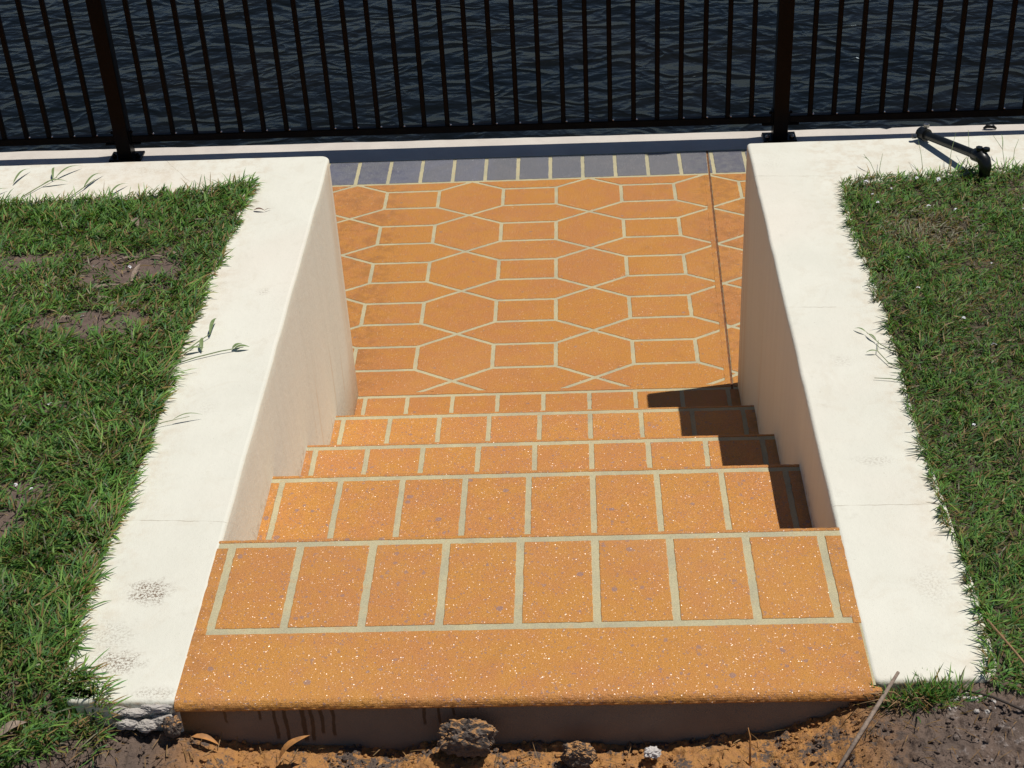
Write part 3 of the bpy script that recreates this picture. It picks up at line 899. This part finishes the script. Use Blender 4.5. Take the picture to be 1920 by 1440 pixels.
def fxt(n):
    x = np.concatenate([rng.uniform(-1.0, -.2, n // 2), rng.uniform(1.22, 1.9, n - n // 2)])
    y = np.where(x < 0, top_l(x), top_r(x)) - np.abs(rng.normal(0, .012, n))
    return x, y, rng.normal(1.4, .6, n)
long_blades("long_grass", 200, fxt, "sparse grass blades standing up along the far edge of both lawns", (.018, .045), 4)

# broad-leaved runners and flat dead straw: more stuff nobody could count
def scatter(name, label, xy, Lr, Wr, leanr, cola, colb, up, seed):
    x, y = xy; n = len(x)
    z = ground_z(x, y) + rng.uniform(.3, 1, n) * up
    c = np.array(cola)[None] + (np.array(colb) - np.array(cola))[None] * rng.random((n, 1))
    V, T, C = blades(rng.normal(0, .4, n), np.stack([x, y, z], 1), rng.uniform(*Lr, n), rng.uniform(*Wr, n), rng.uniform(0, 6.283, n), rng.uniform(*leanr, n), rng.uniform(-.05, .25, n), c * rng.uniform(.7, 1.25, (n, 1)))
    o = npmesh(name, V, T, GRASS, False, cols=C); tag(o, label, "grass", kind="stuff")
n = 1500
x = rng.uniform(-1.0, -.2, n); y = np.where(rng.random(n) < .7, rng.uniform(-.98, -.42, n), rng.uniform(-.02, .12, n))
k = in_l(x + .012, y) & (fbm(x * 13, y * 13, 6.6, 3) > -.02)
scatter("broad_leaf_grass", "broader leaved runners matted through the middle of the left lawn", (x[k], y[k]), (.012, .032), (.0030, .0055), (.5, 1.25), (.10, .24, .05), (.20, .31, .08), .016, 1)
n = 230
a = rng.uniform(0, 6.283, n); r = rng.random(n) ** .7
scatter("dead_straw", "greyish dead straw matted into the dry patch of the right lawn", (1.335 + .115 * r * np.cos(a), -.11 + .09 * r * np.sin(a)), (.008, .024), (.0009, .0017), (1.0, 1.55), (.24, .24, .17), (.40, .38, .29), .018, 2)
n = 1500
x = np.concatenate([rng.uniform(-1.0, -.19, n // 2), rng.uniform(1.2, 2.0, n // 2)]); y = rng.uniform(-1.45, .12, n)
k = np.where(x < 0, in_l(x, y), in_r(x, y)).astype(bool)
scatter("dead_straw", "scattered tan straw and clippings lying through both lawns", (x[k], y[k]), (.008, .026), (.0010, .0022), (1.0, 1.55), (.34, .23, .11), (.48, .38, .22), .018, 3)
n = 520
x = rng.uniform(-.3, 1.3, n); y = rng.uniform(-1.60, -1.47, n)
scatter("dead_straw", "fine roots and straw bits strewn over the soil before the landing", (x, y), (.008, .030), (.0006, .0016), (.9, 1.6), (.28, .15, .06), (.40, .24, .10), .010, 4)

# ------------------------------------------------------------------ fence
fence = empty("fence", (.15, FENCE_Y(.15), Z0))
tag(fence, "black powder-coated steel fence of square bars on bolted posts along the water", "fence")
GZ0 = Z0 - .0015
TOPZ = Z0 + 1.19
RB0, RB1 = Z0 + .060, Z0 + .086
posts = [-3.236, -.976, 1.283, 3.542]
spans = list(zip(posts, posts[1:]))
for px in posts:
    y = FENCE_Y(px)
    bm = bmesh.new(); box_bm(bm, px - .025, px + .025, y - .025, y + .025, GZ0 + .006, TOPZ + .03, .002)
    p = from_bm("post", bm, BLACK, fence)
    bm = bmesh.new(); box_bm(bm, px - .056, px + .056, y - .036, y + .036, GZ0, GZ0 + .008, .0015)
    from_bm("base_plate", bm, BLACK, p)
    for s_ in (-1, 1):
        bm = bmesh.new()
        bmesh.ops.create_cone(bm, cap_ends=True, segments=6, radius1=.0085, radius2=.0085, depth=.007, matrix=Matrix.Translation((px + s_ * .041, y - .008, GZ0 + .0115)))
        bmesh.ops.create_uvsphere(bm, u_segments=10, v_segments=6, radius=.005, matrix=Matrix.Translation((px + s_ * .041, y - .008, GZ0 + .016)))
        from_bm("bolt", bm, STEEL if px > 0 else BLACK, p, True)
        # angle bracket that carries the bottom rail, with its bolt
        bm = bmesh.new()
        xa, xb = (px + .0252, px + .062) if s_ > 0 else (px - .062, px - .0252)
        box_bm(bm, xa, xb, y - .017, y + .017, RB0 - .006, RB0 - .0005, .001)
        xa, xb = (px + .0252, px + .030) if s_ > 0 else (px - .030, px - .0252)
        box_bm(bm, xa, xb, y - .017, y + .017, RB0, RB1 + .018, .001)
        bmesh.ops.create_uvsphere(bm, u_segments=8, v_segments=6, radius=.006, matrix=Matrix.Translation((px + s_ * .034, y - .006, RB1 + .012)))
        from_bm("rail_bracket", bm, BLACK, p)
for a, b in spans:
    xa, xb = a + .0305, b - .0305
    for z0_, z1_, hh_ in ((RB0, RB1, .013), (TOPZ - .035, TOPZ, .019)):
        bm = bmesh.new()
        r = bmesh.ops.create_cube(bm, size=1)
        for v in r['verts']:
            x = xa if v.co.x < 0 else xb
            v.co = Vector((x, FENCE_Y(x) + v.co.y * 2 * hh_, z0_ if v.co.z < 0 else z1_))
        bmesh.ops.bevel(bm, geom=bm.edges[:], offset=.0025, segments=2, affect='EDGES')
        from_bm("rail", bm, BLACK, fence)
    nb = 27; pitch = .0793
    x0_ = (a + b) / 2 - pitch * (nb - 1) / 2
    for k in range(nb):
        x = x0_ + k * pitch; y = FENCE_Y(x)
        bm = bmesh.new(); box_bm(bm, x - .008, x + .008, y - .008, y + .008, RB1 - .001, TOPZ - .034, .0022, 1)
        # weld bead at the foot, its glint painted in as a bright colour
        if (k * 7) % 5 < 4:
            rs = bmesh.ops.create_uvsphere(bm, u_segments=12, v_segments=8, radius=.0036, matrix=Matrix.Translation((x + .0105, y - .004, RB1 + .0008)))
            for v in rs['verts']:
                for f in v.link_faces: f.material_index = 1; f.smooth = True
        from_bm("baluster", bm, [BLACK, BEAD_GLINT], fence)

# ------------------------------------------------------------------ steel stay on the right wall
def stay():
    A = Vector((1.408, .318, .018)); B = Vector((1.498, .128, .046))
    root = empty("steel_stay", (A.x, A.y, 0))
    tag(root, "short dark green steel tube with clamps lying across the right wall into the grass", "steel tube")
    bm = bmesh.new(); tube_bm(bm, [A, A.lerp(B, .5), B], .0102, 20); from_bm("tube", bm, GREENBLACK, root, False)
    d = (B - A).normalized()
    bm = bmesh.new(); tube_bm(bm, [A - d * .006, A + d * .018], .0150, 20)
    o = from_bm("clamp", bm, GREENBLACK, root)
    bm = bmesh.new()
    bmesh.ops.create_cone(bm, cap_ends=True, segments=6, radius1=.007, radius2=.007, depth=.008, matrix=Matrix.Translation(A + Vector((.008, .0, .020))))
    from_bm("bolt", bm, STEEL, o)
    bm = bmesh.new()
    bmesh.ops.create_cone(bm, cap_ends=True, segments=6, radius1=.006, radius2=.006, depth=.01, matrix=Matrix.Translation(A + Vector((-.019, -.004, -.004))) @ Matrix.Rotation(math.pi / 2, 4, 'Y'))
    from_bm("bolt", bm, STEEL, o)
    # near end: fatter collar and a bent foot going into the sod
    C = B + d * .012
    bm = bmesh.new(); tube_bm(bm, [B - d * .022, B - d * .020, B + d * .004, B + Vector((.006, -.009, -.005)), B + Vector((.009, -.014, -.016)), B + Vector((.009, -.015, -.040))], [.0125, .0148, .0152, .0150, .0140, .0125], 20)
    o = from_bm("collar", bm, GREENBLACK, root, True)
    bm = bmesh.new()
    bmesh.ops.create_cone(bm, cap_ends=True, segments=6, radius1=.008, radius2=.008, depth=.007, matrix=Matrix.Translation(B + Vector((-.004, .004, .018))))
    bmesh.ops.create_cone(bm, cap_ends=True, segments=6, radius1=.008, radius2=.008, depth=.007, matrix=Matrix.Translation(B + Vector((.010, -.003, .0185))))
    from_bm("nut", bm, GREENBLACK, o)
stay()
bm = bmesh.new()
tube_bm(bm, [(1.972, 1.832, Z0 + .004), (1.985, 1.834, Z0 + .011), (2.003, 1.833, Z0 + .011), (2.016, 1.830, Z0 + .003)], [.003, .007, .007, .003], 10)
tag(from_bm("strap_clip", bm, GREENBLACK, None, True), "small dark clip lying on the promenade edge right of the fence post", "clip")

# ------------------------------------------------------------------ plants lying on the walls
def leaf_bm(bm, a, b, w, fold=.25, n=8, up=Vector((0, 0, 1)), arch=.15):
    a = Vector(a); b = Vector(b); d = b - a; L = d.length; t = d.normalized()
    s_ = t.cross(up).normalized(); u = s_.cross(t)
    rows = []
    for i in range(n + 1):
        f = i / n; ww = w * (math.sin(math.pi * min(1, f ** .75 * 1.0)) ** .8) * .5 if 0 < f < 1 else .0002
        c = a + d * f + u * (arch * L * math.sin(math.pi * f))
        rows.append([bm.verts.new(c + s_ * ww + u * ww * fold), bm.verts.new(c), bm.verts.new(c - s_ * ww + u * ww * fold)])
    for r0, r1 in zip(rows, rows[1:]):
        bm.faces.new((r0[0], r0[1], r1[1], r1[0])); bm.faces.new((r0[1], r0[2], r1[2], r1[1]))

def sprig(name, label, base, stems, leaves, w=.006, sr=.0011):
    zs = .38 if 'steel tube' not in label else 1.0
    stems = [[(x, y, .0015 + z * zs) for x, y, z in p] for p in stems]
    leaves = [((a[0], a[1], .0015 + a[2] * zs), (b[0], b[1], .0015 + b[2] * zs)) for a, b in leaves]
    root = empty(name, base); tag(root, label, "grass runner")
    for pts in stems:
        bm = bmesh.new(); tube_bm(bm, pts, [sr * 1.2] + [sr] * (len(pts) - 2) + [sr * .6], 6); from_bm("stem", bm, STEM, root, True)
    for a, b in leaves:
        bm = bmesh.new(); leaf_bm(bm, a, b, w); from_bm("leaf", bm, LEAFG, root, True)
sprig("grass_runner", "thick grass runner with paired leaves reaching across the left wall top", (-.19, -.54, .01),
      [[(-.205, -.565, .006), (-.178, -.535, .012), (-.155, -.50, .018), (-.135, -.474, .022)],
       [(-.19, -.575, .006), (-.150, -.553, .010), (-.105, -.535, .013), (-.062, -.523, .014)]],
      [((-.137, -.476, .022), (-.134, -.418, .026)), ((-.180, -.537, .012), (-.139, -.523, .016)), ((-.143, -.532, .012), (-.150, -.487, .02)),
       ((-.080, -.527, .013), (-.050, -.523, .014)), ((-.084, -.527, .013), (-.066, -.512, .018)), ((-.195, -.51, .014), (-.160, -.478, .012))], .008)
sprig("grass_runner", "dark forked grass sprig lying on the far left wall above the lawn", (-.70, .19, .01),
      [[(-.705, .165, .006), (-.675, .215, .012), (-.645, .262, .014)], [(-.59, .15, .006), (-.565, .20, .014), (-.548, .24, .016)]],
      [((-.648, .258, .014), (-.598, .318, .012)), ((-.652, .250, .014), (-.664, .310, .02)), ((-.672, .222, .012), (-.612, .236, .012)),
       ((-.565, .195, .014), (-.535, .275, .012)), ((-.745, .235, .01), (-.722, .31, .016)), ((-.495, .155, .01), (-.462, .215, .012)), ((-.79, .15, .01), (-.748, .21, .012))], .006)
sprig("grass_runner", "long thin grass shadowy blade pointing across the left wall top mid way", (-.19, -.78, .01),
      [[(-.205, -.79, .01), (-.165, -.775, .02), (-.12, -.762, .026)]], [((-.15, -.769, .022), (-.098, -.755, .022))], .003, .0007)
sprig("grass_runner", "fine pale weed tips on the right wall below the steel tube", (1.38, .16, .01),
      [[(1.375, .13, .006), (1.377, .175, .03), (1.375, .21, .05)], [(1.43, .13, .006), (1.445, .18, .035), (1.462, .225, .06)], [(1.47, .13, .006), (1.485, .18, .035), (1.492, .235, .06)],
       [(1.27, .11, .006), (1.262, .165, .02), (1.25, .19, .03)], [(1.272, .115, .006), (1.285, .165, .02), (1.295, .20, .025)], [(1.56, .14, .004), (1.563, .19, .03), (1.55, .235, .045)], [(1.575, .14, .004), (1.59, .19, .03), (1.605, .22, .04)]],
      [((1.262, .165, .02), (1.245, .196, .02)), ((1.563, .19, .03), (1.567, .23, .05))], .0025, .0006)
sprig("grass_runner", "wiry brown runner curling over the right wall edge halfway down", (1.18, -.62, .01),
      [[(1.19, -.66, .004), (1.165, -.64, .010), (1.150, -.60, .016), (1.158, -.56, .012)], [(1.185, -.60, .004), (1.16, -.575, .012), (1.140, -.53, .014)], [(1.19, -.70, .004), (1.16, -.69, .010), (1.130, -.685, .008)]],
      [((1.150, -.60, .016), (1.128, -.60, .010)), ((1.14, -.53, .014), (1.12, -.512, .006)), ((1.155, -.56, .012), (1.14, -.535, .01))], .004, .0008)

# front right tuft with straw stalks
tuft = empty("grass_tuft", (1.06, -1.47, -.02))
tag(tuft, "green grass tuft with straw coloured stalks at the foot of the right wall", "grass tuft")
n = 420
x = rng.normal(1.075, .032, n); y = rng.normal(-1.474, .010, n)
V, T, C = blades(rng.normal(0, .3, n), np.stack([x, y, ground_z(x, y) - .004], 1), rng.uniform(.018, .048, n), rng.uniform(.0016, .0028, n), rng.uniform(-3.1, 3.1, n), rng.uniform(.1, 1.1, n), rng.uniform(0, .3, n), palette(n, x, y, np.full(n, .12)))
o = npmesh("blades", V, T, GRASS, False, cols=C); o.parent = tuft; o.location = tuple(-a for a in tuft.location)
for k in range(16):
    a = rng.uniform(0, 6.28); L = rng.uniform(.03, .075); bx, by = 1.045 + rng.normal(0, .012), -1.478 + rng.normal(0, .006)
    p0 = Vector((bx, by, -.022)); dx, dy = math.cos(a) * L, math.sin(a) * L * .45
    if k < 6: dx = -abs(dx) - .02
    p1 = p0 + Vector((dx * .5, dy * .5 - .002, .022)); p2 = p0 + Vector((dx, dy - .006, .004 + rng.uniform(0, .02)))
    bm = bmesh.new(); tube_bm(bm, [p0, p1, p2], [.0011, .0009, .0004], 5); from_bm("stalk", bm, DRY, tuft, True)

# ------------------------------------------------------------------ litter, clods, sticks
def lump(name, c, s, mat, amp, freq, seed, sub=4, label=None, cat=None, group=None, parent=None):
    bm = bmesh.new(); bmesh.ops.create_icosphere(bm, subdivisions=sub, radius=1.0)
    P = np.array([v.co[:] for v in bm.verts])
    d = 1 + amp * fbm(P[:, 0] * freq + seed, P[:, 1] * freq, P[:, 2] * freq + seed, 4, .6)
    d = d + amp * .5 * np.maximum(0, fbm(P[:, 0] * freq * 3 + seed, P[:, 1] * freq * 3, P[:, 2] * freq * 3, 2))
    for v, k in zip(bm.verts, d): v.co = Vector((v.co.x * s[0] * k + c[0], v.co.y * s[1] * k + c[1], v.co.z * s[2] * k + c[2]))
    o = from_bm(name, bm, mat, parent, False)
    if label: tag(o, label, cat, group)
    return o
lump("soil_clod", (.418, -1.492, -.060), (.040, .018, .034), CLOD, .40, 2.1, 3.0, 5, "dark crumbly soil clod capped with orange paint against the riser", "soil clod")
lump("soil_clod", (.578, -1.507, -.080), (.024, .013, .021), CLOD, .42, 2.3, 9.0, 5, "small pitted orange and grey soil clod right of the bigger one", "soil clod")
lump("mortar_lump", (.685, -1.500, -.086), (.012, .008, .007), RUBBLE, .6, 3, 4.0, 4, "small whitish mortar crumb on the soil before the riser", "mortar lump")
rub = empty("mortar_rubble", (-.06, -1.475, -.03)); tag(rub, "broken white mortar below the front end of the left wall", "rubble")
for k, (x, y, z, a, b, c_) in enumerate([(-.075, -1.476, -.034, .019, .010, .009), (-.048, -1.480, -.036, .015, .009, .009), (-.022, -1.474, -.032, .019, .008, .010), (-.06, -1.470, -.018, .02, .007, .006), (-.032, -1.468, -.012, .022, .007, .007), (-.085, -1.470, -.016, .014, .007, .006), (-.008, -1.484, -.034, .012, .010, .018)]):
    lump("chunk", (x, y, z), (a, b, c_), RUBBLE if k != 6 else CLOD, .50, 1.7, 20 + 3 * k, 4, parent=rub)
# loose crumbs of soil in front of the riser: nobody could count them
Vc = []; Fc = []
bmc = bmesh.new(); bmesh.ops.create_icosphere(bmc, subdivisions=1, radius=1.0)
iv = np.array([v.co[:] for v in bmc.verts]); ifc = np.array([[v.index for v in f.verts] for f in bmc.faces]); bmc.free()
nc = 5200
cx = rng.uniform(-.28, 1.32, nc); cy = rng.uniform(-1.62, -1.462, nc)
cz = ground_z(cx, cy)
cr = .0007 + .0032 * rng.random(nc) ** 4
kp = vnoise(cx * 30, cy * 30, 3.0) > -.35
cx, cy, cz, cr = cx[kp], cy[kp], cz[kp], cr[kp]; nc = len(cx)
jit_ = 1 + rng.normal(0, .22, (nc, len(iv), 1))
Vc = iv[None] * jit_ * cr[:, None, None] * np.array([1.2, 1.1, .9]) + np.stack([cx, cy, cz + .004], 1)[:, None, :]
Fc = (ifc[None] + (np.arange(nc) * len(iv))[:, None, None]).reshape(-1, 3)
o = npmesh("soil_crumbs", Vc.reshape(-1, 3), Fc, SOIL, False)
tag(o, "loose crumbs of soil strewn in front of the landing", "soil", kind="stuff")
pile = empty("gravel_pile", (1.14, -1.475, -.01)); tag(pile, "heap of pale lime crumbs in the soil by the right wall foot", "gravel")
for k in range(26):
    c = (1.135 + rng.normal(0, .018), -1.487 + rng.normal(0, .011), -.013 + rng.uniform(0, .004)); r = rng.uniform(.002, .0045)
    lump("crumb", c, (r * 1.2, r, r * .8), RUBBLE, .5, 2, 50 + k, 2, parent=pile)

bm = bmesh.new(); tube_bm(bm, [(1.035, -1.450, .016), (.980, -1.522, -.012), (.925, -1.594, -.040)], [.0024, .0034, .0030], 9)
o = from_bm("stick", bm, BARK, None, True); tag(o, "straight brown stick leaning from the grass tuft onto the soil", "stick")
bm = bmesh.new(); tube_bm(bm, [(1.178, -1.36, .03), (1.205, -1.42, .022), (1.235, -1.475, .004), (1.25, -1.53, -.004)], [.0016, .0018, .0014, .001], 7)
o = from_bm("dry_stem", bm, DRY, None, True); tag(o, "thin straw seed stem hanging down at the lower right corner", "dry stem")
bm = bmesh.new(); tube_bm(bm, [(1.125, -1.468, -.004), (1.16, -1.485, .000), (1.205, -1.51, -.006), (1.25, -1.53, -.010)], [.0012, .0018, .0022, .002], 7)
o = from_bm("root", bm, simple("dark_root", (.03, .02, .015), (.05, .035, .025)), None, True); tag(o, "dark wiry root trailing over the soil right of the grass tuft", "root")
bm = bmesh.new(); tube_bm(bm, [(.822, -1.525, -.09), (.822, -1.512, -.045), (.819, -1.508, -.03)], [.0016, .0012, .0006], 6)
o = from_bm("straw", bm, ORLEAF, None, True); tag(o, "single upright orange straw in the soil before the landing", "straw")
bm = bmesh.new(); leaf_bm(bm, (.145, -1.510, -.080), (.192, -1.494, -.046), .013, .5, 8)
tag(from_bm("leaf", bm, ORLEAF, None, True), "pointed orange-painted dry leaf standing in the soil on the left", "leaf")
bm = bmesh.new(); leaf_bm(bm, (.015, -1.484, -.056), (.056, -1.490, -.068), .010, .6, 6)
tag(from_bm("bark_chip", bm, ORLEAF, None, True), "flat orange-painted chip beside the left end of the riser", "bark chip")
bm = bmesh.new(); leaf_bm(bm, (.085, -1.535, -.073), (.150, -1.548, -.085), .006, .6, 6)
tag(from_bm("twig", bm, DRY, None, True), "thin dry twig over the dark hollow in the orange soil", "twig")
bm = bmesh.new(); leaf_bm(bm, (-.250, -1.520, -.012), (-.212, -1.500, -.004), .018, .3, 6)
tag(from_bm("leaf", bm, BARK, None, True), "pale brown dry leaf at the edge of the front left grass", "leaf")

# gum leaf on the wall
bm = bmesh.new(); leaf_bm(bm, (-.140, .064, .002), (-.112, .058, .004), .007, .5, 8); leaf_bm(bm, (-.114, .058, .004), (-.099, .068, .003), .002, .3, 4)
tag(from_bm("leaf", bm, DEADLEAF, None, True), "small curled brown leaf on the left wall top near its far corner", "leaf")

# bark and leaf litter on the bare patch
lit = [((-.440, -.268, 0), (-.372, -.250, .004), .011, "long pale bark strip lying on the left bare patch"),
       ((-.372, -.252, .002), (-.325, -.222, .004), .006, "thin bark strip at the right end of the long pale one"),
       ((-.350, -.235, .004), (-.344, -.178, .012), .012, "pinkish upright bark flake with a dark shadow on the left bare patch"),
       ((-.410, -.140, .002), (-.355, -.135, .004), .007, "flat bark piece at the upper rim of the bare patch"),
       ((-.295, -.115, .002), (-.270, -.140, .004), .010, "curled light flake at the upper right of the bare patch"),
       ((-.415, -.300, .002), (-.375, -.310, .004), .008, "dark edged bark chip just below the long bark strip"),
       ((-.335, -.130, .002), (-.300, -.142, .004), .006, "small white sliver of bark on the bare soil"),
       ((-.415, .045, .004), (-.388, .000, .008), .018, "dull brown flat leaf in the grass above the bare patch"),
       ((-.300, .018, .004), (-.245, .026, .006), .006, "thin grey twig near the lawn tip beside the left wall"),
       ((-.475, -.395, .003), (-.440, -.385, .006), .012, "tan chip beside the lower left bare patch")]
for a, b, wd, lb in lit:
    bm = bmesh.new(); a = Vector(a); b = Vector(b)
    a.z += float(ground_z(np.array([a.x]), np.array([a.y]))[0]) + .004; b.z += float(ground_z(np.array([b.x]), np.array([b.y]))[0]) + .006
    leaf_bm(bm, a, b, wd, .5, 7, arch=.06)
    tag(from_bm("bark_chip" if 'leaf' not in lb else "leaf", bm, BARK, None, False), lb, "bark" if 'leaf' not in lb else "leaf")

# white petals scattered on both lawns
spots = [(1.354, -.034), (1.402, .091), (1.365, -.595), (1.274, -.848), (1.266, -.382), (1.355, .100), (1.246, .031), (1.432, -.284), (1.41, -.05), (1.55, -.06), (1.33, .105), (1.27, -.25), (1.24, .09), (1.25, -.01), (1.29, .055), (1.33, -.50)]
spotl = [(-.391, -.943), (-.29, -1.223), (-.398, -.698), (-.37, -.175), (-.45, -.165), (-.47, -.31), (-.42, -.38), (-.53, -.25), (-.60, -.36), (-.36, -.955)]
first = None
for grp, lst, lab in (("white petals on the right lawn", spots, "tiny white petal lying in the right lawn"), ("white crumbs on the left lawn", spotl, "tiny white crumb lying on the left lawn")):
    for k, (x, y) in enumerate(lst):
        z = float(ground_z(np.array([x]), np.array([y]))[0]) + (.019 if x > 0 else .008)
        if first is None:
            bm = bmesh.new()
            leaf_bm(bm, (-.004, 0, 0), (.004, .001, 0), .005, .4, 4); leaf_bm(bm, (-.001, -.003, .0005), (.002, .003, .001), .003, .4, 4)
            o = from_bm("petal", bm, PETAL); first = o
        else:
            o = first.copy(); COL.objects.link(o)
        o.location = (x, y, z); o.rotation_euler = (random.uniform(-.5, .5), random.uniform(-.5, .5), random.uniform(0, 6)); s_ = random.uniform(.8, 1.6); o.scale = (s_, s_, s_)
        tag(o, lab, "petal", grp)
